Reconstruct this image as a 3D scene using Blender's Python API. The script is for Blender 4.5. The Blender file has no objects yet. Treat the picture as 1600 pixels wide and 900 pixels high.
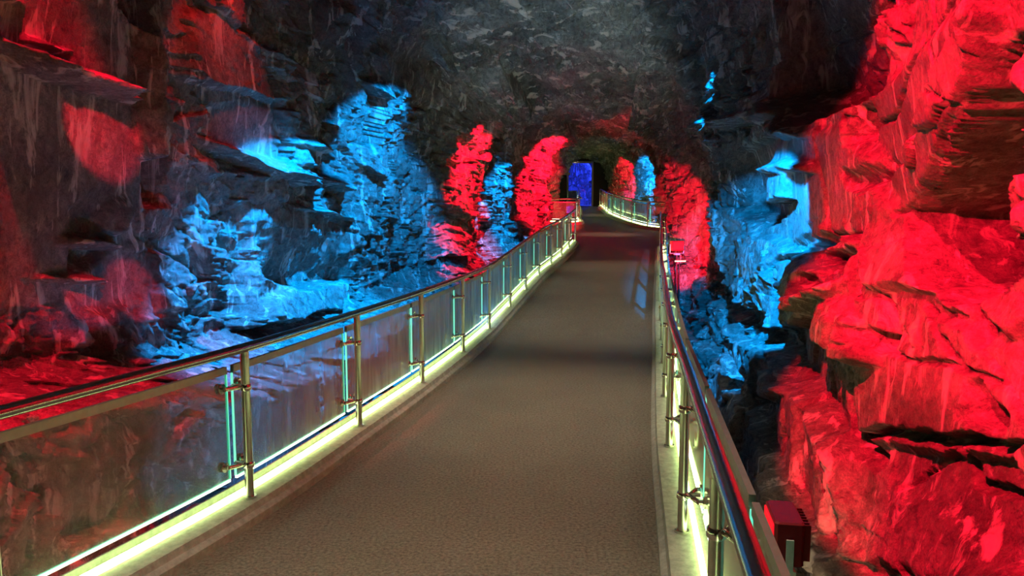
import bpy, bmesh, math
import numpy as np
from mathutils import Vector

scene = bpy.context.scene
COL = scene.collection
R = math.radians

# ------------------------------------------------------------------ camera
CAM_Z, PITCH, FPX = 1.7, R(6.0), 1155.0
cam_d = bpy.data.cameras.new('camera')
cam_d.sensor_width = 36.0
cam_d.lens = FPX / 1600.0 * 36.0
cam_d.clip_start = 0.05
cam_d.clip_end = 200
cam = bpy.data.objects.new('camera', cam_d)
cam.location = (0, 0, CAM_Z)
cam.rotation_euler = (R(90) - PITCH, 0, 0)
COL.objects.link(cam)
scene.camera = cam

# ------------------------------------------------------------------ world and exposure
w = bpy.data.worlds.new('world')
scene.world = w
w.use_nodes = True
w.node_tree.nodes['Background'].inputs[0].default_value = (0.02, 0.02, 0.025, 1)
w.node_tree.nodes['Background'].inputs[1].default_value = 0.3
vs = scene.view_settings
scene.display_settings.display_device = 'sRGB'
vs.view_transform = 'Standard'
vs.look = 'None'
vs.exposure = 0.0
vs.gamma = 1.0
vs.use_curve_mapping = False
try:
    scene.cycles.use_denoising = True
    scene.cycles.denoising_prefilter = 'FAST'
    scene.cycles.max_bounces = 8
    scene.cycles.transparent_max_bounces = 24
    scene.cycles.caustics_reflective = False
    scene.cycles.caustics_refractive = False
    scene.cycles.sample_clamp_indirect = 3.0
    scene.cycles.sample_clamp_direct = 6.0
except Exception:
    pass

# ------------------------------------------------------------------ lights (coloured spots of the cave show, plus added fill)
RED = (1.0, 0.004, 0.030)
DEEP = (1.0, 0.012, 0.012)
CYAN = (0.0, 0.31, 1.0)
WARM = (1.0, 0.74, 0.50)
GREY = (0.80, 0.95, 0.90)
VIOLET = (0.55, 0.10, 1.0)

def spot(name, loc, target, color, watts, angle, blend=0.25, size=0.04, squash=1.0):
    d = bpy.data.lights.new(name, 'SPOT')
    d.color = color
    d.energy = watts
    d.spot_size = R(angle)
    d.spot_blend = blend
    d.shadow_soft_size = size
    o = bpy.data.objects.new(name, d)
    o.location = loc
    o.rotation_euler = (Vector(target) - Vector(loc)).to_track_quat('-Z', 'Y').to_euler()
    o.scale = (squash, 1, 1)
    COL.objects.link(o)
    return o

def lamp(name, loc, color, watts, size=0.3):
    d = bpy.data.lights.new(name, 'POINT')
    d.color = color
    d.energy = watts
    d.shadow_soft_size = size
    o = bpy.data.objects.new(name, d)
    o.location = loc
    COL.objects.link(o)
    return o

#LIGHTS_BEGIN
# left wall, near: red from above, grazing the wall, so ledges and slopes catch it
spot('red_spot', (-3.55, 5.6, 6.2), (-3.9, 6.2, 0.5), RED, 2900, 60, 0.4)
spot('red_spot', (-2.5, 5.7, 3.4), (-4.2, 7.65, 2.5), RED, 1000, 18, 0.15)  # this and the next two: added narrow spots, each brightening one ledge
spot('red_spot', (-2.6, 5.8, 2.5), (-4.0, 7.85, 0.98), RED, 800, 12, 0.3)
spot('red_spot', (-2.7, 5.6, 2.3), (-4.2, 7.35, 0.85), RED, 700, 11, 0.3)
# added unseen fill spots in the trench, brightening the foot of both walls
spot('trench_fill', (-1.9, 3.9, -1.0), (-3.5, 5.0, -0.35), (1.0, 0.30, 0.22), 170, 100, 0.9, 0.1)
spot('trench_fill', (-1.5, 6.6, -1.0), (-2.9, 7.8, -0.6), (0.03, 0.38, 1.0), 240, 90, 0.8, 0.1)
spot('trench_fill', (1.75, 4.6, -1.0), (2.4, 6.2, -0.3), (1.0, 0.72, 0.42), 25, 110, 0.9, 0.1)
spot('red_spot', (-2.2, 9.0, 5.6), (-3.8, 9.6, 3.2), DEEP, 315, 50, 0.4)
# left wall, cyan stretch
spot('cyan_spot', (-2.2, 10.4, 3.9), (-3.0, 10.7, -0.3), CYAN, 8400, 80, 0.3)
spot('cyan_spot', (-0.7, 11.8, 4.4), (-2.7, 14.2, 1.8), CYAN, 4300, 58, 0.3)
# left wall, red and cyan further in
spot('red_spot', (0.1, 16.6, 3.9), (-1.5, 18.2, 1.6), RED, 4200, 66, 0.3)
spot('cyan_spot', (0.9, 20.6, 4.2), (-0.6, 21.4, 1.0), CYAN, 3900, 50, 0.3)
spot('red_spot', (2.0, 22.8, 3.7), (0.2, 25.0, 2.5), RED, 4800, 88, 0.3)
# right wall
spot('red_spot', (-1.2, 0.6, 5.6), (2.7, 3.7, 2.35), RED, 15000, 37, 0.15, 0.03)
spot('red_spot', (-1.5, 0.0, 3.6), (2.6, 3.44, 2.75), RED, 12500, 40, 0.15, 0.03)
spot('red_spot', (1.25, 2.6, 0.62), (2.8, 4.6, 1.6), RED, 60, 50, 0.25)
spot('red_spot', (-3.1, 4.4, 2.6), (-3.8, 5.2, 0.2), RED, 520, 66, 0.6)  # added spot brightening the left shelf
spot('cyan_spot', (2.3, 7.2, 2.4), (3.7, 10.4, 0.7), CYAN, 6300, 52, 0.3)
spot('cyan_spot', (3.3, 12.6, 4.0), (4.3, 13.8, 1.2), CYAN, 3300, 54, 0.3)
spot('red_spot', (3.5, 15.2, 0.9), (4.4, 18.6, 1.2), RED, 2700, 62, 0.3)
spot('red_spot', (4.6, 23.4, 3.6), (5.9, 25.6, 2.4), RED, 1350, 50)
spot('cyan_spot', (4.2, 27.0, 3.6), (5.7, 29.6, 2.4), CYAN, 2700, 56)
spot('red_spot', (3.9, 31.6, 4.0), (5.6, 34.6, 2.6), RED, 2400, 50)
# ceiling
spot('white_spot', (0.8, 8.0, 0.5), (0.8, 15.5, 5.0), GREY, 900, 44, 0.9, 0.1)
spot('white_spot', (1.6, 17.0, 1.0), (2.0, 24.0, 4.8), WARM, 120, 60, 0.8, 0.1)
# added warm fill spots that brighten the walkway, no fixtures there
for dx_, dy_, dz_, w_ in ((-0.4, 2.4, 6.2, 760), (0.3, 6.2, 6.2, 760), (1.1, 10.6, 5.6, 430), (1.55, 13.4, 4.8, 200), (2.1, 15.8, 4.4, 150), (3.0, 23.5, 4.2, 120), (3.6, 32.0, 4.2, 60)):
    spot('walkway_fill', (dx_, dy_, dz_), (dx_, dy_, 0), (1.0, 0.86, 0.60), w_, 46, 1.0, 0.15)
lamp('fill_lamp', (-1.2, 2.0, 4.6), WARM, 14, 0.5)
# blue room behind the door
spot('blue_spot', (3.2, 41.0, 4.0), (3.4, 46.0, 2.6), (0.02, 0.05, 1.0), 2500, 120)
#LIGHTS_END

# ------------------------------------------------------------------ helpers
def tag(o, label=None, cat=None, group=None, kind=None):
    if label: o['label'] = label
    if cat: o['category'] = cat
    if group: o['group'] = group
    if kind: o['kind'] = kind
    return o

def empty(name, loc=(0, 0, 0)):
    o = bpy.data.objects.new(name, None)
    o.location = loc
    o.empty_display_size = 0.1
    COL.objects.link(o)
    return o

def link(name, me, mat=None, parent=None, smooth=False):
    if mat is not None:
        for m in (mat if isinstance(mat, (list, tuple)) else [mat]):
            me.materials.append(m)
    o = bpy.data.objects.new(name, me)
    COL.objects.link(o)
    if parent is not None:
        o.parent = parent
        o.matrix_parent_inverse = parent.matrix_world.inverted() if False else o.matrix_parent_inverse
    if smooth:
        me.polygons.foreach_set('use_smooth', [True] * len(me.polygons))
    return o

class MB:
    """collects shapes into one mesh"""
    def __init__(s):
        s.v = []; s.f = []; s.m = []
    def quad_ring(s, rings, caps=True, closed=True, mi=0):
        n = len(rings[0]); b = len(s.v)
        for r in rings: s.v += [tuple(p) for p in r]
        for i in range(len(rings) - 1):
            for j in range(n if closed else n - 1):
                k = (j + 1) % n
                s.f.append((b + i*n + j, b + i*n + k, b + (i+1)*n + k, b + (i+1)*n + j)); s.m.append(mi)
        if caps:
            s.f.append(tuple(b + j for j in range(n))[::-1]); s.m.append(mi)
            e = b + (len(rings) - 1) * n
            s.f.append(tuple(e + j for j in range(n))); s.m.append(mi)
    def box(s, c, d, rz=0.0, bevel=0.0, mi=0, tilt=0.0):
        hx, hy, hz = d[0]/2, d[1]/2, d[2]/2
        ca, sa = math.cos(rz), math.sin(rz)
        b = min(bevel, hx*.9, hy*.9, hz*.9)
        def ring(z, ix):
            x, y = hx - ix, hy - ix
            k = b if b > 0 else 0
            pts = [(-x + k, -y), (x - k, -y), (x, -y + k), (x, y - k), (x - k, y), (-x + k, y), (-x, y - k), (-x, -y + k)] if k else [(-x, -y), (x, -y), (x, y), (-x, y)]
            return [(c[0] + px*ca - py*sa, c[1] + px*sa + py*ca, c[2] + z) for px, py in pts]
        if b:
            s.quad_ring([ring(-hz, b*.6), ring(-hz + b*.6, 0), ring(hz - b*.6, 0), ring(hz, b*.6)], mi=mi)
        else:
            s.quad_ring([ring(-hz, 0), ring(hz, 0)], mi=mi)
    def tube(s, pts, r, n=16, mi=0, caps=True):
        pts = [Vector(p) for p in pts]
        rr = r if isinstance(r, (list, tuple)) else [r] * len(pts)
        rings = []
        for i, p in enumerate(pts):
            t = (pts[min(i+1, len(pts)-1)] - pts[max(i-1, 0)]).normalized()
            up = Vector((0, 0, 1)) if abs(t.z) < .9 else Vector((0, 1, 0))
            a = t.cross(up).normalized(); b = a.cross(t)
            rings.append([p + (a*math.cos(2*math.pi*j/n) + b*math.sin(2*math.pi*j/n)) * rr[i] for j in range(n)])
        s.quad_ring(rings, caps=caps, mi=mi)
    def prof(s, path, prof, mi=0, caps=True):
        """sweep a profile [(offset to the right, height)] along a path"""
        path = [Vector(p) for p in path]
        rings = []
        for i, p in enumerate(path):
            t = path[min(i+1, len(path)-1)] - path[max(i-1, 0)]
            t.z = 0; t.normalize()
            a = Vector((t.y, -t.x, 0))
            rings.append([p + a*o + Vector((0, 0, h)) for o, h in prof])
        s.quad_ring(rings, caps=caps, mi=mi)
    def build(s, name, mat=None, parent=None, smooth=False, auto=None):
        me = bpy.data.meshes.new(name)
        me.from_pydata(s.v, [], s.f)
        me.polygons.foreach_set('material_index', s.m)
        me.update()
        o = link(name, me, mat, parent, smooth)
        if auto is not None:
            me.polygons.foreach_set('use_smooth', [True] * len(me.polygons))
            try:
                me.set_sharp_from_angle(angle=R(auto))
            except Exception:
                pass
        return o

def copy_thing(o, parent=None):
    kids = [c for c in scene.objects if c.parent == o]
    c = o.copy(); COL.objects.link(c); c.parent = parent
    for k in kids: copy_thing(k, c)
    return c

# ------------------------------------------------------------------ materials
def newmat(name):
    m = bpy.data.materials.new(name)
    m.use_nodes = True
    nt = m.node_tree
    p = nt.nodes['Principled BSDF']
    return m, nt, p

def N(nt, t, **kw):
    n = nt.nodes.new(t)
    for k, v in kw.items(): setattr(n, k, v)
    return n

def ramp(nt, fac, stops):
    r = N(nt, 'ShaderNodeValToRGB')
    el = r.color_ramp.elements
    while len(el) < len(stops): el.new(0.5)
    for e, (pos, c) in zip(el, stops):
        e.position = pos; e.color = (*c, 1) if len(c) == 3 else c
    nt.links.new(fac, r.inputs[0])
    return r.outputs[0]

def noise(nt, vec, scale, detail=6, rough=0.6, dist=0.0):
    n = N(nt, 'ShaderNodeTexNoise')
    n.inputs['Scale'].default_value = scale
    n.inputs['Detail'].default_value = detail
    n.inputs['Roughness'].default_value = rough
    n.inputs['Distortion'].default_value = dist
    nt.links.new(vec, n.inputs['Vector'])
    return n.outputs['Fac']

def mapped(nt, scale=(1, 1, 1), rot=(0, 0, 0)):
    tc = N(nt, 'ShaderNodeTexCoord')
    mp = N(nt, 'ShaderNodeMapping')
    mp.inputs['Scale'].default_value = scale
    mp.inputs['Rotation'].default_value = rot
    nt.links.new(tc.outputs['Object'], mp.inputs['Vector'])
    return mp.outputs[0]

def mixc(nt, fac, a, b, mode='MIX'):
    m = N(nt, 'ShaderNodeMix', data_type='RGBA', blend_type=mode)
    for i, v in ((0, fac), (6, a), (7, b)):
        if hasattr(v, 'links') or hasattr(v, 'is_linked'):
            nt.links.new(v, m.inputs[i])
        else:
            m.inputs[i].default_value = v if i == 0 else (*v, 1)
    return m.outputs[2]

def rock_material(name, dark, mid, light, streak=0.75, vertical=True):
    m, nt, p = newmat(name)
    v1 = mapped(nt)
    v2 = mapped(nt, (1.6, 1.6, 0.28) if vertical else (0.5, 1.4, 1.4))
    big = noise(nt, v1, 0.9, 5, 0.6, 0.6)
    c = ramp(nt, big, [(0.32, dark), (0.50, mid), (0.68, light)])
    fine = noise(nt, v1, 11, 9, 0.78, 0.6)
    c = mixc(nt, 0.9, c, ramp(nt, fine, [(0.36, (0.22, 0.20, 0.19)), (0.56, (1, 1, 1)), (0.72, (1.5, 1.45, 1.4))]), 'MULTIPLY')
    grit = noise(nt, v1, 70, 4, 0.7)
    c = mixc(nt, 0.6, c, ramp(nt, grit, [(0.35, (0.35, 0.33, 0.31)), (0.6, (1, 1, 1))]), 'MULTIPLY')
    st = noise(nt, v2, 3.2, 7, 0.62, 0.8)
    sf = ramp(nt, st, [(0.55, (0, 0, 0)), (0.62, (streak,) * 3)])
    c = mixc(nt, sf, c, (0.62, 0.58, 0.52))
    st2 = noise(nt, v2, 1.7, 7, 0.65, 1.2)
    sf2 = ramp(nt, st2, [(0.30, (0.75,) * 3), (0.44, (0, 0, 0))])
    c = mixc(nt, sf2, c, (0.10, 0.075, 0.06))
    nt.links.new(c, p.inputs['Base Color'])
    p.inputs['Roughness'].default_value = 0.62
    p.inputs['Specular IOR Level'].default_value = 0.35
    b1 = N(nt, 'ShaderNodeBump'); b1.inputs['Strength'].default_value = 0.9; b1.inputs['Distance'].default_value = 0.04
    nt.links.new(noise(nt, v1, 9, 9, 0.72, 0.4), b1.inputs['Height'])
    b2 = N(nt, 'ShaderNodeBump'); b2.inputs['Strength'].default_value = 0.6; b2.inputs['Distance'].default_value = 0.03
    nt.links.new(noise(nt, v2, 5, 8, 0.7, 0.5), b2.inputs['Height'])
    b3 = N(nt, 'ShaderNodeBump'); b3.inputs['Strength'].default_value = 1.0; b3.inputs['Distance'].default_value = 0.02
    nt.links.new(noise(nt, v1, 32, 6, 0.75, 0.3), b3.inputs['Height'])
    nt.links.new(b3.outputs[0], b1.inputs['Normal'])
    nt.links.new(b1.outputs[0], b2.inputs['Normal'])
    nt.links.new(b2.outputs[0], p.inputs['Normal'])
    return m

M = {}
M['rock'] = rock_material('cave_rock', (0.12, 0.10, 0.08), (0.25, 0.22, 0.19), (0.38, 0.34, 0.30))
M['rock_roof'] = rock_material('roof_rock', (0.10, 0.11, 0.10), (0.24, 0.26, 0.24), (0.42, 0.45, 0.42), 0.8, False)

def concrete(name, c0, c1, bump=0.004, scale=60, spec=0.3, rough=0.7):
    m, nt, p = newmat(name)
    v = mapped(nt)
    f = noise(nt, v, scale, 5, 0.7)
    c = ramp(nt, f, [(0.33, c0), (0.68, c1)])
    g = noise(nt, v, 1.3, 4, 0.6)
    c = mixc(nt, 0.5, c, ramp(nt, g, [(0.3, (0.6, 0.6, 0.6)), (0.7, (1, 1, 1))]), 'MULTIPLY')
    nt.links.new(c, p.inputs['Base Color'])
    p.inputs['Roughness'].default_value = rough
    p.inputs['Specular IOR Level'].default_value = spec
    b = N(nt, 'ShaderNodeBump'); b.inputs['Strength'].default_value = 1.0; b.inputs['Distance'].default_value = bump
    nt.links.new(noise(nt, v, scale * 1.2, 4, 0.65), b.inputs['Height'])
    nt.links.new(b.outputs[0], p.inputs['Normal'])
    return m
M['path'] = concrete('walkway_aggregate', (0.12, 0.10, 0.075), (0.46, 0.40, 0.32), 0.012, 55, 0.5, 0.55)
M['kerb'] = concrete('kerb_concrete', (0.36, 0.34, 0.30), (0.58, 0.56, 0.50), 0.004, 22)
M['ground'] = concrete('trench_floor', (0.10, 0.09, 0.07), (0.26, 0.23, 0.19), 0.03, 9)

def simple(name, col, rough=0.5, metal=0.0, spec=0.5):
    m, nt, p = newmat(name)
    v = mapped(nt)
    f = noise(nt, v, 30, 3, 0.5)
    a = tuple(x * 0.85 for x in col)
    nt.links.new(ramp(nt, f, [(0.3, a), (0.7, col)]), p.inputs['Base Color'])
    p.inputs['Roughness'].default_value = rough
    p.inputs['Metallic'].default_value = metal
    p.inputs['Specular IOR Level'].default_value = spec
    return m
M['steel'] = simple('brushed_steel', (0.62, 0.59, 0.54), 0.28, 1.0)
M['rail'] = simple('polished_handrail', (0.50, 0.49, 0.48), 0.20, 1.0)
M['chrome'] = simple('clamp_steel', (0.85, 0.80, 0.74), 0.16, 1.0)
M['cap'] = simple('pane_cap_aluminium', (0.42, 0.38, 0.34), 0.45, 0.6)
M['black'] = simple('black_paint', (0.015, 0.015, 0.018), 0.5)
M['white'] = simple('white_bracket', (0.8, 0.8, 0.8), 0.4)
M['redbox'] = simple('red_housing', (0.30, 0.01, 0.02), 0.35)

def emit(name, col, s):
    m, nt, p = newmat(name)
    p.inputs['Base Color'].default_value = (0.8, 0.8, 0.8, 1)
    p.inputs['Emission Color'].default_value = (*col, 1)
    p.inputs['Emission Strength'].default_value = s
    return m
M['led'] = emit('led_strip_glow', (0.64, 1.0, 0.30), 8.0)
M['pane_glow'] = emit('pane_bottom_glow', (0.90, 1.0, 0.74), 3)  # emission stands in for light caught in the pane's bottom edge
M['edge_glow'] = emit('edge_lit_glass', (0.12, 0.9, 0.62), 0.9)  # emission stands in for strip light caught in the pane ends
M['red_lens'] = emit('red_lens_glow', (1.0, 0.005, 0.02), 1.1)
M['red_lens'].node_tree.nodes['Principled BSDF'].inputs['Base Color'].default_value = (0.25, 0.01, 0.01, 1)
M['amber'] = emit('amber_strip_glow', (1.0, 0.45, 0.08), 3.5)
M['door_light'] = emit('door_lamp_glow', (1.0, 0.93, 0.75), 8)

def glass(name, tint, dust, dustcol):
    m, nt, p = newmat(name)
    nt.nodes.remove(p)
    out = nt.nodes['Material Output']
    tr = N(nt, 'ShaderNodeBsdfTransparent'); tr.inputs[0].default_value = (*tint, 1)
    gl = N(nt, 'ShaderNodeBsdfGlossy'); gl.inputs['Roughness'].default_value = 0.03
    lw = N(nt, 'ShaderNodeLayerWeight'); lw.inputs[0].default_value = 0.5
    pw = N(nt, 'ShaderNodeMath', operation='POWER'); pw.inputs[1].default_value = 3.5
    nt.links.new(lw.outputs['Facing'], pw.inputs[0])
    fr = N(nt, 'ShaderNodeMath', operation='MULTIPLY_ADD'); fr.inputs[1].default_value = 0.55; fr.inputs[2].default_value = 0.035
    nt.links.new(pw.outputs[0], fr.inputs[0])
    df = N(nt, 'ShaderNodeBsdfDiffuse'); df.inputs[0].default_value = (*dustcol, 1)
    tl = N(nt, 'ShaderNodeBsdfTranslucent'); tl.inputs[0].default_value = (*dustcol, 1)
    ad = N(nt, 'ShaderNodeMixShader'); ad.inputs[0].default_value = 0.5
    nt.links.new(df.outputs[0], ad.inputs[1]); nt.links.new(tl.outputs[0], ad.inputs[2])
    v = mapped(nt, (1.5, 1.5, 0.25))
    f = noise(nt, v, 6, 5, 0.6, 0.5)
    fac = ramp(nt, f, [(0.3, (dust*0.5,)*3), (0.75, (dust*1.5,)*3)])
    gz = N(nt, 'ShaderNodeMath', operation='MULTIPLY_ADD'); gz.inputs[1].default_value = 9.0; gz.inputs[2].default_value = 1.0
    nt.links.new(pw.outputs[0], gz.inputs[0])
    fm = N(nt, 'ShaderNodeMath', operation='MULTIPLY', use_clamp=True); nt.links.new(fac, fm.inputs[0]); nt.links.new(gz.outputs[0], fm.inputs[1])
    m1 = N(nt, 'ShaderNodeMixShader'); nt.links.new(fm.outputs[0], m1.inputs[0])
    nt.links.new(tr.outputs[0], m1.inputs[1]); nt.links.new(ad.outputs[0], m1.inputs[2])
    m2 = N(nt, 'ShaderNodeMixShader'); nt.links.new(fr.outputs[0], m2.inputs[0])
    nt.links.new(m1.outputs[0], m2.inputs[1]); nt.links.new(gl.outputs[0], m2.inputs[2])
    nt.links.new(m2.outputs[0], out.inputs[0])
    return m
M['glass'] = glass('dusty_pane_glass', (0.93, 0.98, 0.95), 0.17, (0.75, 0.95, 0.85))
M['edge'] = glass('green_glass_edge', (0.15, 0.7, 0.5), 0.75, (0.25, 0.95, 0.72))
M['door_glass'] = glass('door_glass', (0.9, 0.92, 1.0), 0.02, (0.5, 0.6, 1.0))

# ------------------------------------------------------------------ numpy noise
def _hash(ix, iy, iz, seed):
    h = (ix.astype(np.uint32) * np.uint32(374761393) + iy.astype(np.uint32) * np.uint32(668265263)
         + iz.astype(np.uint32) * np.uint32(2246822519) + np.uint32(seed * 3266489917 % 4294967296))
    h = (h ^ (h >> np.uint32(13))) * np.uint32(1274126177)
    h = h ^ (h >> np.uint32(16))
    return (h & np.uint32(0xFFFFFF)).astype(np.float32) / np.float32(0xFFFFFF)

def vnoise(x, y, z, seed=0):
    fx, fy, fz = np.floor(x), np.floor(y), np.floor(z)
    ix, iy, iz = fx.astype(np.int32), fy.astype(np.int32), fz.astype(np.int32)
    tx, ty, tz = x - fx, y - fy, z - fz
    tx = tx*tx*tx*(tx*(tx*6-15)+10); ty = ty*ty*ty*(ty*(ty*6-15)+10); tz = tz*tz*tz*(tz*(tz*6-15)+10)
    r = 0
    for dx in (0, 1):
        wx = tx if dx else 1 - tx
        for dy in (0, 1):
            wy = ty if dy else 1 - ty
            for dz in (0, 1):
                wz = tz if dz else 1 - tz
                r = r + _hash(ix + dx, iy + dy, iz + dz, seed) * (wx * wy * wz)
    return r * 2 - 1

def fbm(x, y, z, octv=4, seed=0, gain=0.5, ridged=False):
    r = 0; a = 1.0; f = 1.0; tot = 0
    for i in range(octv):
        n = vnoise(x*f + i*7.3, y*f - i*3.1, z*f + i*5.7, seed + i*17)
        if ridged: n = 1 - 2*np.abs(n)
        r = r + a*n; tot += a; a *= gain; f *= 2.03
    return r / tot

def facets(u, v, seed, tilt=0.4, off=0.3, crack=0.0, crack_w=0.04):
    """piecewise planar broken-rock relief; u, v in cell units; returns relief in cell units"""
    fu, fv = np.floor(u), np.floor(v)
    best = np.full(u.shape, 1e9, np.float32); sec = np.full(u.shape, 1e9, np.float32)
    val = np.zeros(u.shape, np.float32)
    zz = np.zeros(u.shape, np.int32)
    for du in (-1, 0, 1):
        for dv in (-1, 0, 1):
            cu, cv = fu + du, fv + dv
            iu, iv = cu.astype(np.int32), cv.astype(np.int32)
            pu = cu + 0.1 + 0.8*_hash(iu, iv, zz, seed)
            pv = cv + 0.1 + 0.8*_hash(iu, iv, zz, seed + 1)
            a, b = u - pu, v - pv
            d = np.maximum(np.abs(a + .25*b), np.abs(b - .2*a))*0.6 + 0.4*np.sqrt(a*a + b*b)
            h = (_hash(iu, iv, zz, seed+2)*2-1)*off + a*(_hash(iu, iv, zz, seed+3)*2-1)*tilt + b*(_hash(iu, iv, zz, seed+4)*2-1)*tilt
            nearer = d < best
            sec = np.where(nearer, best, np.minimum(sec, d))
            val = np.where(nearer, h, val)
            best = np.where(nearer, d, best)
    if crack:
        val = val - crack*np.clip(1 - (sec - best)/crack_w, 0, 1)
    return val

# ------------------------------------------------------------------ tunnel shell: plan curves and cross-section
XL_T = ([-6, 2, 4, 6.5, 10, 13.5, 17, 20, 25, 30, 36, 40, 48], [-4.8, -4.7, -4.6, -4.5, -3.9, -2.9, -1.9, -1.0, 0.5, 1.45, 1.5, 1.6, 1.6])
XR_T = ([-6, 2, 4, 6, 8, 10, 13, 16, 18, 20.5, 22, 26, 30, 34, 39, 48], [2.4, 2.45, 2.55, 2.85, 3.2, 3.6, 4.1, 4.5, 4.75, 5.2, 5.6, 5.9, 5.6, 5.4, 5.1, 5.2])
ZC_T = ([-6, 6, 10, 12, 14, 18, 22, 30, 40, 48], [7.6, 7.4, 6.6, 5.9, 5.3, 4.95, 4.8, 4.7, 4.7, 4.8])
FL_T = ([-6, 10, 12, 14.7, 17.5, 20.4, 25.8, 30, 39, 48], [0, 0, .16, .40, .58, .82, 1.03, 1.37, 1.9, 2.1])
ZB, SQ = -1.6, 3.6

def smooth_interp(tab):
    xs = np.arange(-8, 50, 0.05)
    ys = np.interp(xs, *tab)
    k = np.hanning(31); k /= k.sum()
    ys = np.convolve(np.pad(ys, 15, mode='edge'), k, 'valid')
    return lambda y: np.interp(y, xs, ys)
XL, XR, ZC, FL = map(smooth_interp, (XL_T, XR_T, ZC_T, FL_T))

def section(y, th):
    c, s = np.cos(th), np.sin(th)
    xc, a = (XL(y) + XR(y))/2, (XR(y) - XL(y))/2
    b = ZC(y) - ZB
    return xc + a*np.sign(c)*np.abs(c)**(2/SQ), ZB + b*np.abs(s)**(2/SQ)

_th = np.linspace(math.pi, 0, 20001)
_x, _z = section(8.0, _th)
_arc = np.concatenate([[0], np.cumsum(np.hypot(np.diff(_x), np.diff(_z)))])
PERIM = float(_arc[-1]); _arc /= PERIM
YC = 4.0     # rings are spaced evenly in s = ln(y + YC)

def ray(px, py):
    dx, dy = (px - 800)/FPX, (450 - py)/FPX
    cp, sp = math.cos(PITCH), math.sin(PITCH)
    return np.array([dx, cp + dy*sp, -sp + dy*cp])

def on_wall(px, py, extra=0.0):
    """where a sight line meets the rock, as shell coordinates (s, q)"""
    d = ray(px, py)
    t = np.geomspace(0.8, 80, 6000)
    x, y, z = d[0]*t, d[1]*t, CAM_Z + d[2]*t
    a = (XR(y) - XL(y))/2; hgt = ZC(y) - ZB
    X = (x - (XL(y) + XR(y))/2)/a
    Z = np.maximum((z - ZB)/hgt, 0)
    r = (np.abs(X)**SQ + Z**SQ)**(1/SQ)
    th = np.arctan2(Z**(SQ/2), np.sign(X)*np.abs(X)**(SQ/2))
    q = np.interp(math.pi - th, math.pi - _th, _arc)
    sc = np.log(y + YC)
    ii = np.clip(np.searchsorted(sv, sc), 0, NS - 1); jj = np.clip((q*(NQ-1)).astype(int), 0, NQ - 1)
    rad = np.where(np.abs(X) > Z, a, hgt)
    g = (1 - r)*rad < D0[ii, jj] + extra
    i = int(np.argmax(g))
    return float(sc[i]), float(q[i])

def on_level(px, py, h):
    """where a sight line meets the sloping walkway raised by h"""
    d = ray(px, py)
    t = np.linspace(0.5, 60, 60000)
    g = CAM_Z + d[2]*t - FL(d[1]*t) - h
    i = int(np.argmax(g < 0))
    return Vector((d[0]*t[i], d[1]*t[i], CAM_Z + d[2]*t[i]))

NS, NQ = 1350, 1400
S0, S1 = math.log(-3.0 + YC), math.log(47.0 + YC)
sv = np.concatenate([np.linspace(S0, math.log(2.2 + YC), 130, endpoint=False), np.linspace(math.log(2.2 + YC), S1, NS - 130)])
qv = np.linspace(0, 1, NQ)
S, Q = np.meshgrid(sv.astype(np.float32), qv.astype(np.float32), indexing='ij')
Y = np.exp(S) - YC
TH = np.interp(Q, _arc, _th)
BX, BZ = section(Y, TH)
BX = BX.astype(np.float32); BZ = BZ.astype(np.float32); Y = Y.astype(np.float32)
# inward normal of the section
gx = np.gradient(BX, axis=1); gz = np.gradient(BZ, axis=1)
ln = np.hypot(gx, gz) + 1e-9
NX, NZ = gz/ln, -gx/ln
NYt = np.zeros_like(NX)
U = Y; V = Q*PERIM

roofness = np.clip((Q - 0.34)/0.06, 0, 1) * np.clip((0.66 - Q)/0.06, 0, 1)
farness = np.clip((Y - 14)/8, 0, 1)
print('shell base ready')

D = 0.30*fbm(BX*0.35, Y*0.35, BZ*0.35, 3, 1)
wu = 0.30*fbm(BX*0.9, Y*0.9, BZ*0.9, 3, 21)
wv = 0.30*fbm(BX*0.9, Y*0.9, BZ*0.9, 3, 22)
#RELIEF_BEGIN
sm = lambda a, b, t: (lambda k: k*k*(3 - 2*k))(np.clip((t - a)/(b - a), 0, 1))
broken = sm(-0.18, 0.28, fbm(BX*0.55, Y*0.42, BZ*0.55, 3, 101)) * (1 - 0.6*roofness)
broken = np.maximum(broken, 0.8*sm(9, 14, Y)*(1 - roofness))
nearleft = (Q < 0.42)*(1 - sm(8.5, 11, Y))*sm(0.2, 0.8, BZ)
broken = broken*(1 - 0.75*nearleft)
U1 = (U + wu)/(2.3 - 0.7*farness); V1 = (V + wv + 0.22*U)/(1.7 + 0.5*farness)
D += (1 - 0.45*roofness)*(1 - 0.75*nearleft)*facets(U1, V1, 3, 0.22, 0.13, 0.08, 0.022)
U2 = (U + wu*1.2 + 0.15*V)/0.85; V2 = (V + wv*1.2)/(0.62 + 0.35*farness)
D += (0.14 + 0.56*broken)*0.62*facets(U2, V2, 13, 0.50, 0.17, 0.09, 0.035)
U3 = (U + wu*1.5 - 0.2*V)/0.32; V3 = (V + wv*1.5)/0.24
D += (0.12 + 0.88*broken)*0.24*facets(U3, V3, 31, 0.55, 0.17, 0.05, 0.05)
D += (0.25 + 0.75*broken)*0.05*fbm(BX*2.6, Y*2.6, BZ*1.5, 5, 41, 0.6, ridged=True)
D += 0.016*fbm(BX*11, Y*11, BZ*8, 3, 51, 0.6, ridged=True)
U4 = (U + wu*1.7)/0.13; V4 = (V + wv*1.7 + .3*U)/0.10
D += (0.10 + 0.9*broken)*0.085*facets(U4, V4, 47, 0.6, 0.15)
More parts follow.
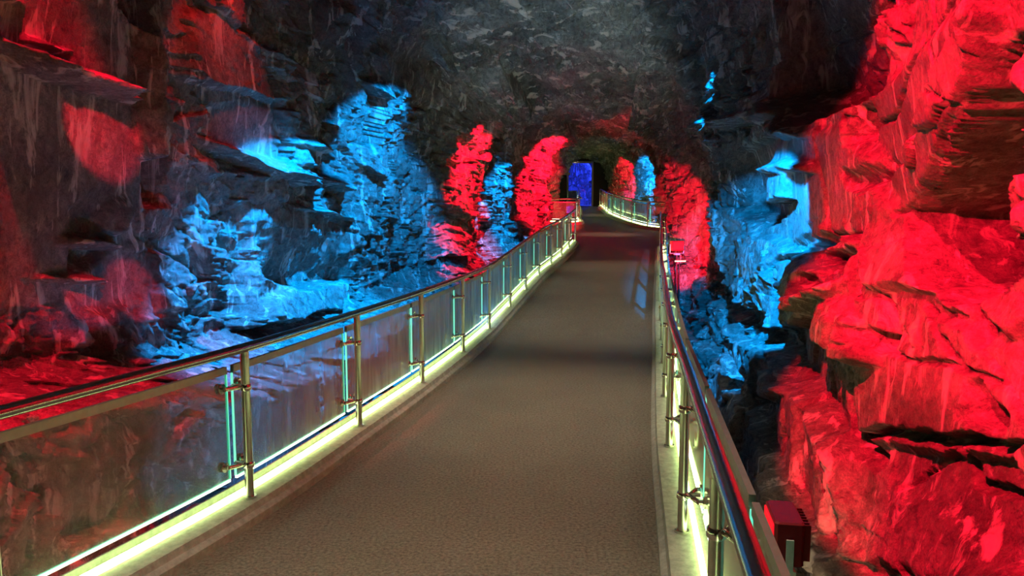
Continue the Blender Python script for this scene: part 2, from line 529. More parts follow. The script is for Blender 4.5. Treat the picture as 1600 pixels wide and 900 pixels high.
# flowing foliation of the roof
fx = BX*0.9 + 0.9*fbm(BX*.6, Y*.6, BZ*.6, 2, 111); fy = Y*1.7 + BX*0.6 + 1.4*fbm(BX*.5, Y*.5, BZ*.5, 3, 112)
D += roofness*0.34*fbm(fx*0.7, fy, BZ*1.6, 5, 113, 0.55, ridged=True)
# shelf of rock along the foot of the left wall
leftside = (Q < 0.4)
ze = np.interp(Y, [-4, 3, 5, 6.5, 8.5, 11, 14, 20, 48], [.35, .30, .17, -.10, -.55, -.6, -.4, 0.0, 1.0]) + 0.10*fbm(Y*1.3, Y*0, BZ*0, 3, 121)
am = np.interp(Y, [-4, 5, 8.5, 12, 16, 24, 48], [1.1, 1.15, 1.5, 1.2, 0.6, 0.3, 0.2])
wz = np.interp(Y, [-4, 6, 8.5, 48], [.28, .30, .75, .75])
D += leftside*am*(1 - sm(0, 1, (BZ - ze)/wz))
# foot of the right wall
zr = np.interp(Y, [-4, 4, 8, 14, 20, 48], [-.2, -.15, -.1, 0, 0.4, 1.0]) + 0.2*fbm(Y*0.9, Y*0, BZ*0, 3, 122)
ar = np.interp(Y, [-4, 3, 8, 14, 20, 48], [0.35, 0.45, 0.7, 0.5, 0.2, 0.1])
D += (Q > 0.6)*0.55*ar*(1 - sm(-0.02, 0.12, BZ - zr)) + (Q > 0.6)*0.4*ar*(1 - sm(-0.7, -0.6, BZ - zr))
# ribs of rock that step out of the walls
def rib(y0, wd, am, side, lean=0.0, zpow=0):
    c = y0 + lean*(BZ - 1.5) + 0.5*fbm(BX*.8, BZ*.8, Y*.3, 3, 131)
    m = np.exp(-np.abs((Y - c)/wd)**3.0)
    sd = (Q < 0.42) if side < 0 else (Q > 0.58)
    return am*m*sd
D += rib(17.6, 1.3, 0.55, -1) + rib(24.6, 1.5, 0.5, -1) + rib(30.0, 1.6, 0.25, -1)
D += rib(18.7, 1.15, 0.85, 1, 0.0)
D += rib(13.2, 0.8, 0.35, 1)
D += rib(24.6, 1.3, -1.5, 1)*(1 - sm(2.2, 3.0, BZ)) + rib(27.6, 1.0, -0.7, -1)*(1 - sm(2.2, 3.0, BZ))
#RELIEF_END
print('relief ready')

# ---- hand-placed ledges, slabs and recesses in shell coordinates
wj_s = 0.012*fbm(BX*2.2, Y*2.2, BZ*2.2, 5, 61, 0.65) ; wj_q = 0.006*fbm(BX*2.2, Y*2.2, BZ*2.2, 5, 62, 0.65)
D0 = D.copy()
def soften(m, n=2):
    m = m.astype(np.float32)
    for ax in (0, 1):
        k = sum(np.roll(m, o_, ax) for o_ in range(-n, n + 1))/(2*n + 1)
        m = k
    return m
def poly_mask(px_pts, jag=1.0, lip=0.0, flat=False):
    ex = [0.0]*len(px_pts)
    if lip:
        P = [on_wall(*p) for p in px_pts]
        q_ = [p[1] for p in P]; lo, hi = min(q_), max(q_)
        ex = [lip*(1 if flat else ((hi - v) if (lo + hi)/2 < .5 else (v - lo))/(hi - lo + 1e-6)) for v in q_]
        ex = [max(e, 0) for e in ex]
    P = [on_wall(p[0], p[1], e) for p, e in zip(px_pts, ex)]
    ps = np.array([p[0] for p in P]); pq = np.array([p[1] for p in P])
    pad = 0.03
    i0, i1 = np.searchsorted(sv, [ps.min()-pad, ps.max()+pad])
    j0, j1 = np.searchsorted(qv, [pq.min()-pad, pq.max()+pad])
    sl = (slice(max(i0, 0), i1), slice(max(j0, 0), j1))
    a = S[sl] + jag*wj_s[sl]; b = Q[sl] + jag*wj_q[sl]
    ins = np.zeros(a.shape, bool)
    n = len(P)
    for i in range(n):
        x1, y1 = P[i]; x2, y2 = P[(i+1) % n]
        if y1 == y2: continue
        c = ((y1 > b) != (y2 > b)) & (a < (x2 - x1)*(b - y1)/(y2 - y1) + x1)
        ins ^= c
    return sl, ins, a, b, P

def ledge(pts, amp, jag=1.0, flat=False, base=0.0, side=0.0):
    """relief that grows from nothing at its top to amp at its lower lip, then breaks off; flat keeps one depth"""
    sl, ins, a, b, P = poly_mask(pts, jag, amp, flat)
    q0, q1 = min(p[1] for p in P), max(p[1] for p in P)
    s0, s1 = min(p[0] for p in P), max(p[0] for p in P)
    left = (q0 + q1)/2 < 0.5
    t = (q1 - b)/(q1 - q0) if left else (b - q0)/(q1 - q0)
    t = np.clip(t, 0, 1.2)
    u = np.clip((a - s0)/(s1 - s0), 0, 1) - 0.5
    h = amp*(np.ones_like(t) if flat else base + (1-base)*t) + side*u
    D[sl] += (soften(ins)*h).astype(np.float32)

def calm(pts, k, jag=1.0):
    """planes off the relief inside the outline: a smooth joint face"""
    sl, ins, a, b, P = poly_mask(pts, jag)
    d = D[sl]
    if not ins.any(): return
    # fit a plane in (s, q)
    A = np.stack([a[ins], b[ins], np.ones(ins.sum())], 1)
    co, *_ = np.linalg.lstsq(A, d[ins], rcond=None)
    pl = co[0]*a + co[1]*b + co[2]
    k = k*soften(ins, 3)
    D[sl] = (pl*k + d*(1-k)).astype(np.float32)

def crack(pts, depth, width=0.03):
    """a joint: narrow groove along a polyline, width in metres"""
    P = [on_wall(*p) for p in pts]
    for (s1, q1), (s2, q2) in zip(P[:-1], P[1:]):
        i0, i1 = np.searchsorted(sv, [min(s1, s2)-.03, max(s1, s2)+.03])
        j0, j1 = np.searchsorted(qv, [min(q1, q2)-.02, max(q1, q2)+.02])
        sl = (slice(i0, i1), slice(j0, j1))
        k = math.exp((s1+s2)/2)
        a = (S[sl] + .5*wj_s[sl] - s1)*k; b = (Q[sl] + .5*wj_q[sl] - q1)*PERIM
        dx, dy = (s2-s1)*k, (q2-q1)*PERIM
        L = dx*dx + dy*dy + 1e-9
        t = np.clip((a*dx + b*dy)/L, 0, 1)
        dist = np.hypot(a - t*dx, b - t*dy)
        D[sl] -= (depth*np.clip(1.3 - dist/width, 0, 1)*0.6).astype(np.float32)
#FEATURES_BEGIN
# left wall, near
ledge([(150,-40),(215,60),(228,180),(230,330),(262,330),(252,180),(248,60),(235,-40)], -1.0, 0.4, True)
calm([(0,-60),(130,-60),(215,90),(226,200),(228,300),(218,400),(225,470),(160,500),(0,480)], 0.93, .5)
ledge([(103,215),(112,192),(150,190),(172,168),(215,188),(222,285),(205,282),(160,262),(108,246)], 0.8, 0.7)
ledge([(62,80),(95,92),(142,150),(85,145)], 0.28)
ledge([(0,5),(62,50),(35,75),(0,78)], 0.3)
ledge([(188,400),(215,420),(240,442),(205,452),(168,445)], 0.6, .6)
ledge([(125,448),(170,448),(160,488),(112,482)], 0.55, .6)
ledge([(178,330),(214,300),(220,350),(205,400),(176,392)], 0.22)
ledge([(202,512),(245,505),(332,524),(300,538),(210,534)], 0.5, .5)
ledge([(250,440),(275,410),(310,440),(300,520),(262,500)], 0.25)
ledge([(70,500),(130,470),(150,560),(110,560)], 0.2)
calm([(285,20),(345,28),(425,110),(440,180),(430,210),(318,172),(296,120)], 0.75)
ledge([(285,20),(345,28),(425,110),(440,180),(430,170),(318,168),(296,150)], 0.18, .5)
calm([(322,178),(436,176),(436,272),(322,274)], 0.95, .4)
ledge([(322,178),(436,176),(436,272),(322,274)], -0.2, .4, False)
ledge([(320,275),(440,274),(446,300),(330,300)], 0.22)
ledge([(255,100),(275,120),(282,300),(262,305)], 0.3, .5, True)
calm([(400,320),(560,360),(555,480),(430,520),(380,440)], .6)
ledge([(380,300),(420,275),(450,262),(480,285),(515,300),(500,326),(440,322),(392,312)], 0.55, .8)
ledge([(470,333),(515,345),(560,356),(556,366),(500,358)], 0.4, .5)
ledge([(520,290),(545,268),(566,290),(563,340),(530,325)], 0.4, .6)
ledge([(448,232),(490,228),(530,238),(535,262),(452,262)], 0.3)
ledge([(483,110),(492,130),(500,200),(504,290),(484,292),(486,200)], 0.22, .6, True)
ledge([(500,165),(520,175),(532,190),(512,188)], 0.22, .5)
ledge([(400,525),(440,485),(500,430),(545,455),(540,500),(470,530),(410,545)], 0.45)
ledge([(590,250),(600,235),(608,260),(605,330),(592,380),(570,430),(565,380)], 0.25)
ledge([(600,180),(640,184),(680,178),(660,196),(620,192)], 0.5, .4)
ledge([(690,72),(705,90),(712,122),(676,122)], 0.5, .3)
ledge([(588,40),(598,42),(598,58),(588,58)], 0.4, .3)
calm([(605,60),(670,60),(690,140),(680,175),(610,178)], .7)
ledge([(590,30),(600,-30),(560,-30),(575,60),(585,240)], 0.45, .5, True)
# right wall: great joint faces, steps and pockets
for pg in ([(1385,0),(1600,-60),(1600,150),(1390,180)], [(1380,110),(1600,150),(1600,300),(1430,300),(1330,210)], [(1325,400),(1460,300),(1460,470),(1345,490)],
           [(1345,560),(1600,500),(1600,690),(1345,690)], [(1345,700),(1600,700),(1600,900),(1330,900)], [(1240,220),(1330,200),(1330,330),(1245,370)]):
    calm(pg, 0.82, .5)
ledge([(1205,-60),(1350,-60),(1362,40),(1384,110),(1322,158),(1236,208),(1205,160)], -1.2, .5, False, 0.3)
ledge([(1452,305),(1550,285),(1572,370),(1625,400),(1500,458),(1452,430)], -1.5, .4, True)
ledge([(1555,240),(1620,200),(1640,380),(1585,368),(1566,340)], 0.30, .4, True)
ledge([(1325,330),(1460,300),(1455,470),(1340,488)], 0.16, .5, True)
ledge([(1315,255),(1375,240),(1400,270),(1380,290),(1320,280)], -0.35, .6, False)
ledge([(1325,165),(1360,150),(1345,205),(1318,225)], -0.2, .5, True)
ledge([(1250,390),(1290,355),(1340,362),(1330,378)], -0.5, .6, False)
ledge([(1275,400),(1310,385),(1322,420),(1295,440)], -0.45, .6, False)
ledge([(1283,430),(1320,418),(1310,470),(1290,468)], -0.45, .6, False)
ledge([(1338,528),(1392,530),(1396,562),(1342,550)], -0.5, .3, False)
ledge([(1452,465),(1530,455),(1560,500),(1545,520),(1530,490),(1460,485)], -0.4, .5, False)
ledge([(1500,605),(1520,590),(1565,640),(1540,680),(1495,660)], -0.35, 1.5, False)
ledge([(1555,430),(1640,400),(1640,560),(1600,570)], 0.25, .4, True)
ledge([(1335,705),(1640,705),(1640,1000),(1315,1000)], -0.12, .3, True)
crack([(1340,560),(1400,568),(1460,570),(1500,580),(1560,585)], 0.10, .02)
crack([(1340,692),(1420,688),(1500,694),(1600,700)], 0.30, .035)
crack([(1400,770),(1440,745),(1470,715)], 0.10, .02)
crack([(1480,700),(1500,760),(1560,775),(1600,790)], 0.16, .03)
crack([(1430,310),(1520,285),(1600,262)], 0.10, .02)
crack([(1320,210),(1400,160),(1440,110),(1530,40)], 0.12, .02)
crack([(1440,230),(1440,40)], 0.06, .015)
crack([(1440,230),(1470,280),(1470,300)], 0.06, .015)
crack([(1335,480),(1330,600),(1335,690),(1320,760)], 0.25, .05)
crack([(1450,470),(1475,540),(1500,580)], 0.14, .025)
ledge([(1242,380),(1262,420),(1275,500),(1300,540),(1320,620),(1300,620),(1262,520),(1240,430)], 0.25, .6)
ledge([(1572,735),(1590,715),(1660,700),(1660,800),(1600,792)], 0.35, .6, True)
ledge([(1572,838),(1660,815),(1660,850)], 0.3, .6, True)
ledge([(1475,470),(1540,455),(1600,440),(1600,480),(1560,520)], 0.12, .6)
# big overhanging faces of the left wall
ledge([(150,300),(180,290),(180,340),(176,400),(120,440),(110,330)], -0.25, .6)
ledge([(230,320),(300,350),(320,440),(270,400),(230,390)], -0.3, .6)
ledge([(330,330),(395,320),(410,420),(400,500),(340,500)], -0.45, .6)
ledge([(400,345),(480,365),(555,380),(545,440),(470,470),(430,450)], -0.5, .6)
# right wall, cyan stretch
ledge([(1080,232),(1105,232),(1120,255),(1122,275),(1095,258)], 0.5, .3)
ledge([(1125,235),(1132,255),(1118,262)], 0.3, .3)
calm([(1150,255),(1215,240),(1230,330),(1200,360),(1152,350)], .9)
ledge([(1150,255),(1215,240),(1230,330),(1200,360),(1152,350)], -0.5, .5, False, .3)
ledge([(1160,170),(1180,150),(1185,230),(1165,240)], 0.3, .6)
ledge([(1185,290),(1222,285),(1220,322),(1205,325)], 0.4, .5)
ledge([(1192,210),(1215,200),(1222,262),(1200,262)], 0.3, .6)
ledge([(1110,360),(1180,390),(1240,430),(1260,520),(1190,535),(1120,470)], 0.35, 1)
ledge([(1120,530),(1165,530),(1210,560),(1215,640),(1150,640)], 0.2, 1, True)
#FEATURES_END
np.clip(D, -1.6, 1.5, out=D)
# keep clear of the walkway
X3 = BX + NX*D; Z3 = BZ + NZ*D; Y3 = Y + NYt*D

def shell_part(name, j0, j1, mat):
    n0, n1 = X3.shape[0], j1 - j0
    co = np.stack([X3[:, j0:j1], Y3[:, j0:j1], Z3[:, j0:j1]], -1).reshape(-1, 3).astype(np.float32)
    i, j = np.meshgrid(np.arange(n0-1), np.arange(n1-1), indexing='ij')
    a = (i*n1 + j).ravel()
    fq = np.stack([a, a+1, a+n1+1, a+n1], 1).astype(np.int32)
    me = bpy.data.meshes.new(name)
    me.vertices.add(len(co)); me.vertices.foreach_set('co', co.ravel())
    me.loops.add(fq.size); me.loops.foreach_set('vertex_index', fq.ravel())
    me.polygons.add(len(fq))
    me.polygons.foreach_set('loop_start', np.arange(0, fq.size, 4, dtype=np.int32))
    me.polygons.foreach_set('use_smooth', np.ones(len(fq), bool))
    me.update(calc_edges=True)
    o = link(name, me, mat)
    return tag(o, kind='structure')
ja, jb = int(NQ*0.37), int(NQ*0.63)
wl = shell_part('wall_left', 0, ja + 1, M['rock'])
tag(wl, 'left rock wall of the cave with red and cyan lit ledges', 'rock wall')
cl = shell_part('ceiling', ja, jb + 1, M['rock_roof'])
tag(cl, 'dark grey vaulted rock ceiling over the walkway', 'ceiling')
wr = shell_part('wall_right', jb, NQ, M['rock'])
tag(wr, 'right rock wall of the cave, red near and cyan further in', 'rock wall')
print('shell built')

# trench floor under the walkway
def grid_mesh(name, x0, x1, y0, y1, nx, ny, fz, mat):
    xs = np.linspace(x0, x1, nx); ys = np.linspace(y0, y1, ny)
    X, Yg = np.meshgrid(xs, ys, indexing='ij'); Z = fz(X, Yg)
    co = np.stack([X, Yg, Z], -1).reshape(-1, 3)
    i, j = np.meshgrid(np.arange(nx-1), np.arange(ny-1), indexing='ij')
    a = (i*ny + j).ravel()
    f = np.stack([a, a+ny, a+ny+1, a+1], 1)
    me = bpy.data.meshes.new(name); me.from_pydata(co.tolist(), [], f.tolist()); me.update()
    return link(name, me, mat)
g = grid_mesh('ground', -6.5, 8, -4, 47, 240, 600, lambda X, Yg: -1.25 + 0.8*np.clip((Yg-10)/25, 0, 1) + 0.12*fbm(X*1.3, Yg*1.3, X*0, 5, 71, 0.6) , M['ground'])
tag(g, 'rubbly rock bed below the walkway', 'ground', kind='structure')

# rear cap and the rock behind the door
def cap(name, y, label):
    o = grid_mesh(name, -7, 9, -2.5, 9, 220, 180, lambda X, Yg: 0*X, M['rock'])
    me = o.data
    co = np.empty(len(me.vertices)*3, np.float32); me.vertices.foreach_get('co', co); co = co.reshape(-1, 3)
    x, z = co[:, 0].copy(), co[:, 1].copy()
    co[:, 2] = z; co[:, 1] = y + 0.5*fbm(x*.8, z*.8, z*0, 3, 81) + 0.45*facets(x/.9, z/.8, 91, .5, .3)
    me.vertices.foreach_set('co', co.ravel()); me.update()
    tag(o, label, 'rock wall', kind='structure')
cap('wall_back', 45.0, 'blue lit rock face seen through the glass door')
cap('wall_front', -3.2, 'rock face closing the cave behind the viewer')

# ------------------------------------------------------------------ walkway
LP = [(-0.5,-2.62),(1.1, -2.22)]
left_px = [(380, 790), (558, 672), (657, 602), (722, 552), (765, 508), (797, 470), (822, 441)]
LPOST = [on_level(px, py, 0.10) for px, py in left_px]
LPOST = [Vector((v.x, v.y, 0)) for v in LPOST]
#POSTS
print('left posts', [(round(v.x, 2), round(v.y, 2)) for v in LPOST])
LPTS = [(-3.2, -1.6), (-2.80, -0.1), (-2.37, 1.27), (-1.93, 2.63), (-1.47, 4.0), (-1.14, 5.38), (-0.84, 6.77), (-0.56, 8.3), (-0.31, 9.9),
        (-0.03, 11.4), (0.24, 12.8), (0.52, 14.2), (0.83, 15.6), (1.14, 17.0), (1.42, 18.4), (1.70, 19.9)]
RPTS = [(0.20, -1.6), (0.28, -0.2), (0.42, 0.9), (0.62, 2.15), (0.85, 3.55), (1.07, 4.9), (1.32, 6.25), (1.59, 7.65), (1.86, 9.05), (2.12, 10.45),
        (2.39, 11.85), (2.67, 13.25), (2.95, 14.65), (3.22, 16.05), (3.50, 17.45), (3.78, 18.85)]

def catmull(pts, per=8):
    P = [Vector((x, y, 0)) for x, y in pts]
    out = []
    for i in range(len(P)-1):
        p0, p1, p2, p3 = P[max(i-1, 0)], P[i], P[i+1], P[min(i+2, len(P)-1)]
        for k in range(per):
            t = k/per
            out.append(0.5*((2*p1) + (p2-p0)*t + (2*p0-5*p1+4*p2-p3)*t*t + (3*p1-p0-3*p2+p3)*t**3))
    out.append(P[-1])
    return out
def lift(pts, h):
    return [Vector((p.x, p.y, float(FL(p.y)) + h)) for p in pts]
KH = 0.10
Lc, Rc = catmull(LPTS), catmull(RPTS)
FRPTS = [(4.30, 24.6), (4.75, 25.3), (4.95, 25.9), (4.80, 27.2), (4.55, 28.6), (4.42, 30.0), (4.40, 31.6), (4.42, 33.2), (4.44, 34.8), (4.46, 36.4), (4.48, 38.6)]
FRPTS = [(6.5, 24.8), (5.9, 24.85), (5.3, 25.1), (4.75, 26.0), (4.42, 27.4), (4.22, 28.9), (4.12, 30.4), (4.12, 31.9), (4.2, 33.4), (4.3, 34.9), (4.4, 36.4), (4.48, 37.9)]
FLPTS = [(1.3, 27.6), (2.5, 27.6), (2.62, 29.2), (2.8, 31.0), (3.0, 33.0), (3.2, 35.2), (3.45, 38.6)]
FRc = catmull(FRPTS)

# floor slab: one polygon strip from the left line to the right line
deck = MB()
def strip(Lp, Rp, y0, y1, dy):
    ys = np.arange(y0, y1 + 1e-6, dy)
    lx = np.interp(ys, [p[1] for p in Lp], [p[0] for p in Lp]); rx = np.interp(ys, [p[1] for p in Rp], [p[0] for p in Rp])
    rings = []
    for y, a, b in zip(ys, lx, rx):
        z = float(FL(y)); rings.append([(a, y, z), (b, y, z), (b, y, z - .35), (a, y, z - .35)])
    deck.quad_ring(rings)
lx_far = [(1.70, 19.9), (1.70, 21.0), (0.4, 21.3), (0.2, 27.0), (2.2, 27.7), (2.5, 28.6), (3.0, 33.0), (3.45, 39.8)]
rx_far = [(3.95, 19.9), (4.1, 20.6), (6.8, 21.2), (6.9, 24.8), (5.2, 25.2), (4.75, 26.0), (4.42, 27.4), (4.22, 28.9), (4.12, 30.4), (4.2, 33.4), (4.48, 37.9), (4.5, 39.8)]
Lall = [(p.x, p.y) for p in Lc] + lx_far[1:]
Rall = [(p.x, p.y) for p in Rc] + rx_far[1:]
strip(Lall, Rall, -1.5, 44.0, 0.25)
o = deck.build('floor', M['path'])
tag(o, 'brown speckled aggregate walkway running into the cave', 'walkway', kind='structure')

def kerb(name, path, side, label):
    """side +1: outside is to the right of travel"""
    m = MB()
    pr = [(-0.115, -0.30), (-0.115, 0.045), (-0.10, 0.06), (-0.085, 0.065), (-0.075, 0.10), (0.134, 0.10), (0.136, 0.135), (0.146, 0.135), (0.148, -0.30)]  # raised outer lip added to keep the strip light off the rock
    pr = [(a*side, b) for a, b in pr]
    if side < 0: pr = pr[::-1]
    m.prof(lift(path, 0), pr)
    o = m.build(name, M['kerb'], auto=30)
    return tag(o, label, 'kerb', kind='structure')
kerb('trim_1', Lc, -1, 'concrete kerb under the left glass railing')
kerb('trim_2', Rc, 1, 'concrete kerb under the right glass railing')
kerb('trim_3', FRc, 1, 'curved concrete kerb at the far bend on the right')
kerb('trim_4', catmull(FLPTS), -1, 'concrete kerb at the far left corner before the door')

def led(name, path, side, off, h, wd, mat, label):
    m = MB()
    a, b = off*side - wd/2, off*side + wd/2
    m.prof(lift(path, 0), [(a, h), (b, h), (b, h + wd*1.3), (a, h + wd*1.3)])
    o = m.build(name, mat)
    return tag(o, label, 'light strip')
led('light_strip', Lc, -1, 0.066, KH + 0.001, 0.022, M['led'], 'greenish white light strip on top of the left kerb under the glass')
led('light_strip', Rc, 1, 0.066, KH + 0.001, 0.022, M['led'], 'greenish white light strip on top of the right kerb under the glass')
led('light_strip', FRc, 1, 0.066, KH + 0.001, 0.03, M['led'], 'light strip along the far curved kerb on the right')
led('light_strip', catmull(FLPTS), -1, 0.066, KH + 0.001, 0.03, M['led'], 'light strip on the short far left kerb near the door')

# ------------------------------------------------------------------ glass railings
RH = 0.85
def frame_at(pts, i):
    a, b = pts[max(i-1, 0)], pts[min(i+1, len(pts)-1)]
    t = Vector((b[0]-a[0], b[1]-a[1], 0)).normalized()
    return Vector((pts[i][0], pts[i][1], float(FL(pts[i][1])) + KH)), t

def railing(name, pts, side, label, first=0, pane_top=0.735, tail=None):
    root = empty(name, (pts[0][0], pts[0][1], float(FL(pts[0][1])) + KH))
    org = Vector(root.location)
    tag(root, label, 'railing')
    curve = catmull(pts)
    m = MB(); m.tube([p - org for p in lift(curve, KH + RH)], 0.027, 20)
    m.build('handrail', M['rail'], root, auto=60)
    for i in range(len(pts)):
        base, t = frame_at(pts, i)
        outw = Vector((t.y, -t.x, 0)) * side
        # post
        m = MB()
        m.tube([(0, 0, 0.0), (0, 0, RH - 0.02)], 0.0235, 20)
        m.tube([(0, 0, 0.0), (0, 0, 0.012)], [0.036, 0.036], 20)
        m.tube([(0, 0, RH - 0.05), (0, 0, RH - 0.02)], [0.0245, 0.018], 16)
        p = m.build('post', M['steel'], root, auto=40)
        p.location = base - org
        for hz in (0.19, 0.63):
            c = MB()
            c.tube([(0, 0, hz - .018), (0, 0, hz - .012), (0, 0, hz + .012), (0, 0, hz + .018)], [0.026, 0.031, 0.031, 0.026], 18)
            q0 = Vector((0, 0, hz))
            e = q0 + outw*0.098
            c.tube([q0, q0 + outw*0.085], 0.015, 14)
            for sgn in (-1, 1):
                k = q0 + outw*0.07 + t*0.0*sgn
                kk = q0 + outw*0.07 + t*(0.080*sgn)
                c.tube([q0 + outw*0.03, kk], 0.013, 12)
                c.tube([kk, kk + outw*.018, kk + outw*.019, kk + outw*.030], [0.014, 0.014, 0.029, 0.029], 18)
                c.tube([kk + outw*.046, kk + outw*.052, kk + outw*.056], [0.029, 0.029, 0.018], 18)
            c.build('clamp', M['chrome'], p, auto=40)
        if i < len(pts) - 1:
            b2, t2 = frame_at(pts, i+1)
            # pane follows the curve between two posts
            seg = curve[i*8:(i+1)*8+1]
            P = []
            for k, pt in enumerate(seg):
                tt = (seg[min(k+1, 8)] - seg[max(k-1, 0)]).normalized()
                o_ = Vector((tt.y, -tt.x, 0))*side
                P.append(pt + o_*0.105)
            L = (P[-1]-P[0]).length
            g0 = 0.03/L
            P[0] = P[0].lerp(P[-1], g0); P[-1] = P[-1].lerp(P[0], g0)
            P = [Vector((v.x, v.y, float(FL(v.y)) + KH)) - org for v in P]
            m = MB()
            n = len(P); th = 0.005
            rings = []
            for k, v in enumerate(P):
                tt = (P[min(k+1, n-1)] - P[max(k-1, 0)]); tt.z = 0; tt.normalize()
                a = Vector((tt.y, -tt.x, 0))
                rings.append([v - a*th + Vector((0, 0, .105)), v + a*th + Vector((0, 0, .105)), v + a*th + Vector((0, 0, pane_top)), v - a*th + Vector((0, 0, pane_top))])
            m.quad_ring(rings, caps=False)
            for k in range(len(m.f)):
                m.m[k] = 1 if (k % 4) in (0,) else 0
            b = 0; e = (n-1)*4
            m.f.append((3, 2, 1, 0)); m.m.append(1); m.f.append((e, e+1, e+2, e+3)); m.m.append(1)
            pane = m.build('glass_pane', [M['glass'], M['edge']], root)
            c = MB()
            c.prof(P, [(-.011, pane_top - .032), (.011, pane_top - .032), (.011, pane_top + .008), (-.011, pane_top + .008)])
            c.build('top_channel', M['cap'], pane)
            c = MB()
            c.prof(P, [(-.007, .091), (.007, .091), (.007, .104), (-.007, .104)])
            c.build('edge_glow_strip', M['pane_glow'], pane)  # glow put on the lower glass edge, not a lamp
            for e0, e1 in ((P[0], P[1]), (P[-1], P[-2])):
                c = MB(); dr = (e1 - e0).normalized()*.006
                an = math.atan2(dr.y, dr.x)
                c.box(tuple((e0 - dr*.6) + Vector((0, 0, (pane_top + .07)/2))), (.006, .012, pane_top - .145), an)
                c.build('edge_glow_strip', M['edge_glow'], pane)  # glow put on the upright glass edge, not a lamp
    return root

railing('glass_railing', LPTS, -1, 'left glass railing with steel posts and round handrail along the walkway')
railing('glass_railing', RPTS, 1, 'right glass railing with dark round handrail running past the viewer')
railing('glass_railing', FRPTS, 1, 'far curved glass railing on the right leading up to the door')
railing('glass_railing', FLPTS, -1, 'short far left glass railing at the corner before the door')

#OBJECTS_BEGIN
# ------------------------------------------------------------------ doorway at the end
def zf(y): return float(FL(y))
DY = 39.6; dz = zf(DY)
DX0, DX1, DH = 2.98, 4.24, 2.28
m = MB()
for (x0, x1, z0, z1) in ((-1.5, DX0 - .08, -2, 7), (DX1 + .08, 7.5, -2, 7), (DX0 - .08, DX1 + .08, dz + DH + .08, 7), (DX0-.08, DX1+.08, -2, dz - .36)):
    m.box(((x0+x1)/2, DY + .1, (z0+z1)/2), (x1-x0, .16, z1-z0))
o = m.build('partition_wall', M['black'])
tag(o, 'black partition closing the tunnel around the glass door', 'partition', kind='structure')
d = empty('door_1', ((DX0+DX1)/2, DY, dz))
tag(d, 'black framed glass door glowing blue at the end of the walkway', 'door', kind='structure')
w2 = (DX1-DX0)/2
m = MB()
m.box((-w2 - .03, 0, DH/2), (.09, .2, DH + .02), bevel=.006); m.box((w2 + .03, 0, DH/2), (.09, .2, DH + .02), bevel=.006); m.box((0, 0, DH + .03), (2*w2 + .15, .2, .1), bevel=.006)
m.build('door_frame', M['cap'], d)
m = MB(); m.box((0, .02, DH/2), (2*w2 - .04, .012, DH - .04)); m.build('door_pane', M['door_glass'], d)
m = MB(); m.tube([(w2 - .14, -.06, .95), (w2 - .14, -.06, 1.35)], .016, 12); m.tube([(w2-.14, .014, 1.0), (w2-.14, -.06, 1.0)], .010, 10); m.tube([(w2-.14, .014, 1.3), (w2-.14, -.06, 1.3)], .010, 10)
m.build('door_handle', M['chrome'], d, auto=40)
s_ = empty('door_lamp', (DX0 + .30, DY - .16, dz + DH + .10))
tag(s_, 'small bright white lamp above the blue glass door', 'lamp')
m = MB(); m.box((0, .05, .04), (.34, .22, .06), bevel=.01); m.build('lamp_housing', M['black'], s_)
m = MB(); m.box((0, .03, 0.0), (.28, .16, .02), bevel=.004); m.build('lamp_diffuser', M['door_light'], s_)
pl = empty('plinth', (3.25, 41.2, zf(41.2)))
tag(pl, 'low grey plinth with a pale top behind the glass door', 'plinth')
m = MB(); m.box((0, 0, .38), (.62, .5, .76), bevel=.02); m.build('body', M['kerb'], pl)
m = MB(); m.box((0, 0, .80), (.72, .6, .07), bevel=.015); m.build('top', M['white'], pl)

# ------------------------------------------------------------------ red floodlights
def floodlight(loc, rz, label, sc=1.0, group=None):
    r = empty('floodlight', loc); r.rotation_euler.z = rz; r.scale = (sc,)*3
    tag(r, label, 'floodlight')
    m = MB(); m.box((0, 0, .30), (.42, .20, .32), bevel=.02)
    for k in range(7): m.box((-.15 + k*.05, .12, .30), (.012, .06, .26))
    m.build('housing', M['redbox'], r)
    m = MB(); m.box((0, -.104, .30), (.36, .012, .26), bevel=.003); m.build('lens', M['red_lens'], r)
    m = MB()
    m.box((-.235, 0, .20), (.012, .05, .30)); m.box((.235, 0, .20), (.012, .05, .30)); m.box((0, 0, .055), (.48, .05, .012)); m.box((0, 0, .025), (.16, .16, .05), bevel=.004)
    m.build('bracket', M['white'], r)
    m = MB(); m.tube([(0, 0, -1.6), (0, 0, .03)], .022, 12); m.build('stand', M['black'], r)
    return r
floodlight((0.90, 2.35, 0.50), R(-100), 'red boxed floodlight just outside the right handrail nearest the viewer', 0.46)
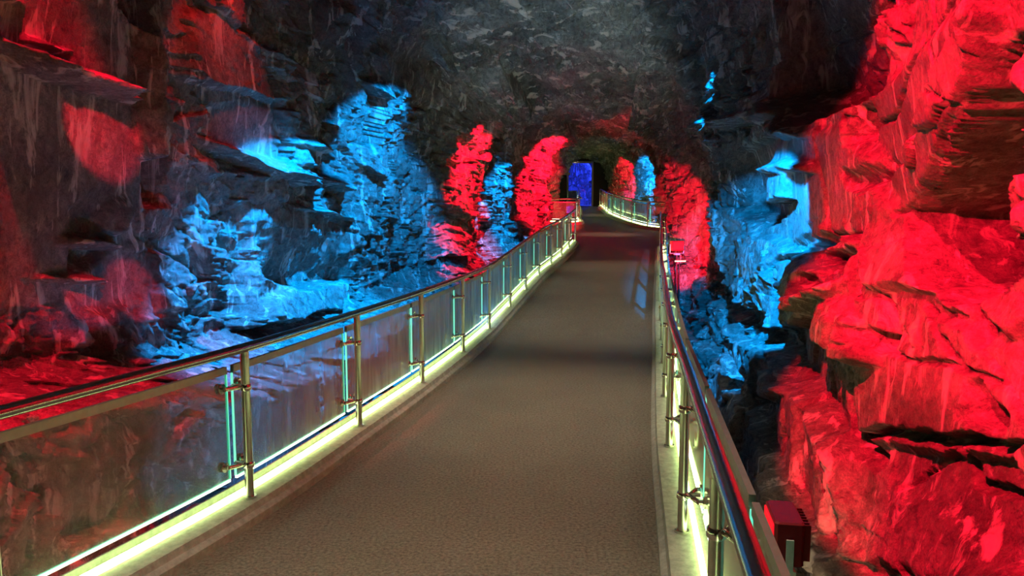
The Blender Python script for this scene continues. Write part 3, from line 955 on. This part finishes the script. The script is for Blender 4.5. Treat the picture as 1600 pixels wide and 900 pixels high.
floodlight((3.86, 17.3, 0.66), R(12), 'small red glowing floodlight by the foot of the red rock pillar', 0.72)
a_ = empty('strip_lamp', (3.92, 17.25, 0.52)); tag(a_, 'small amber strip lamp under the far red floodlight', 'lamp')
m = MB(); m.box((0, 0, 0), (.30, .06, .035), .2, bevel=.008); m.build('lamp_housing', M['black'], a_)
m = MB(); m.box((.006, -.032, 0), (.27, .012, .028), .2); m.build('lamp_diffuser', M['amber'], a_)
m = MB(); m.tube([(0, 0.02, -1.5), (0, 0.02, 0)], .015, 10); m.build('stand', M['black'], a_)
# ------------------------------------------------------------------ loose stones at the foot of the left shelf
rng = np.random.RandomState(5)
def stone_mesh(seed):
    bm = bmesh.new(); bmesh.ops.create_icosphere(bm, subdivisions=3, radius=1)
    r = np.random.RandomState(seed)
    pl_ = [(Vector(r.normal(size=3)).normalized(), r.uniform(.62, .9)) for _ in range(11)]
    for v in bm.verts:
        for n_, d_ in pl_:
            k = v.co.dot(n_)
            if k > d_: v.co -= n_*(k - d_)
    me = bpy.data.meshes.new('loose_stone'); bm.to_mesh(me); bm.free(); me.materials.append(M['rock'])
    return me
SM = [stone_mesh(i) for i in range(5)]
def ground_z(x, y):
    a_ = np.array([[x]], np.float32); b_ = np.array([[y]], np.float32)
    return float((-1.25 + 0.8*np.clip((b_-10)/25, 0, 1) + 0.12*fbm(a_*1.3, b_*1.3, a_*0, 5, 71, 0.6))[0, 0])
for k in range(16):
    y = 4.3 + 0.22*k + rng.uniform(-.05, .05); x = -2.62 + 0.19*(y - 4.3) + (.22 if k % 2 else -.12)
    r = rng.uniform(.06, .12)
    o = bpy.data.objects.new('loose_stone', SM[k % 5]); COL.objects.link(o)
    o.location = (x, y, ground_z(x, y) + r*.45); o.scale = (r*1.3, r, r*.8); o.rotation_euler = (rng.uniform(-.3, .3), rng.uniform(-.3, .3), rng.uniform(0, 6))
    tag(o, 'small angular stone lying at the foot of the left rock shelf', 'stone', 'loose stones below the left railing')
#OBJECTS_END
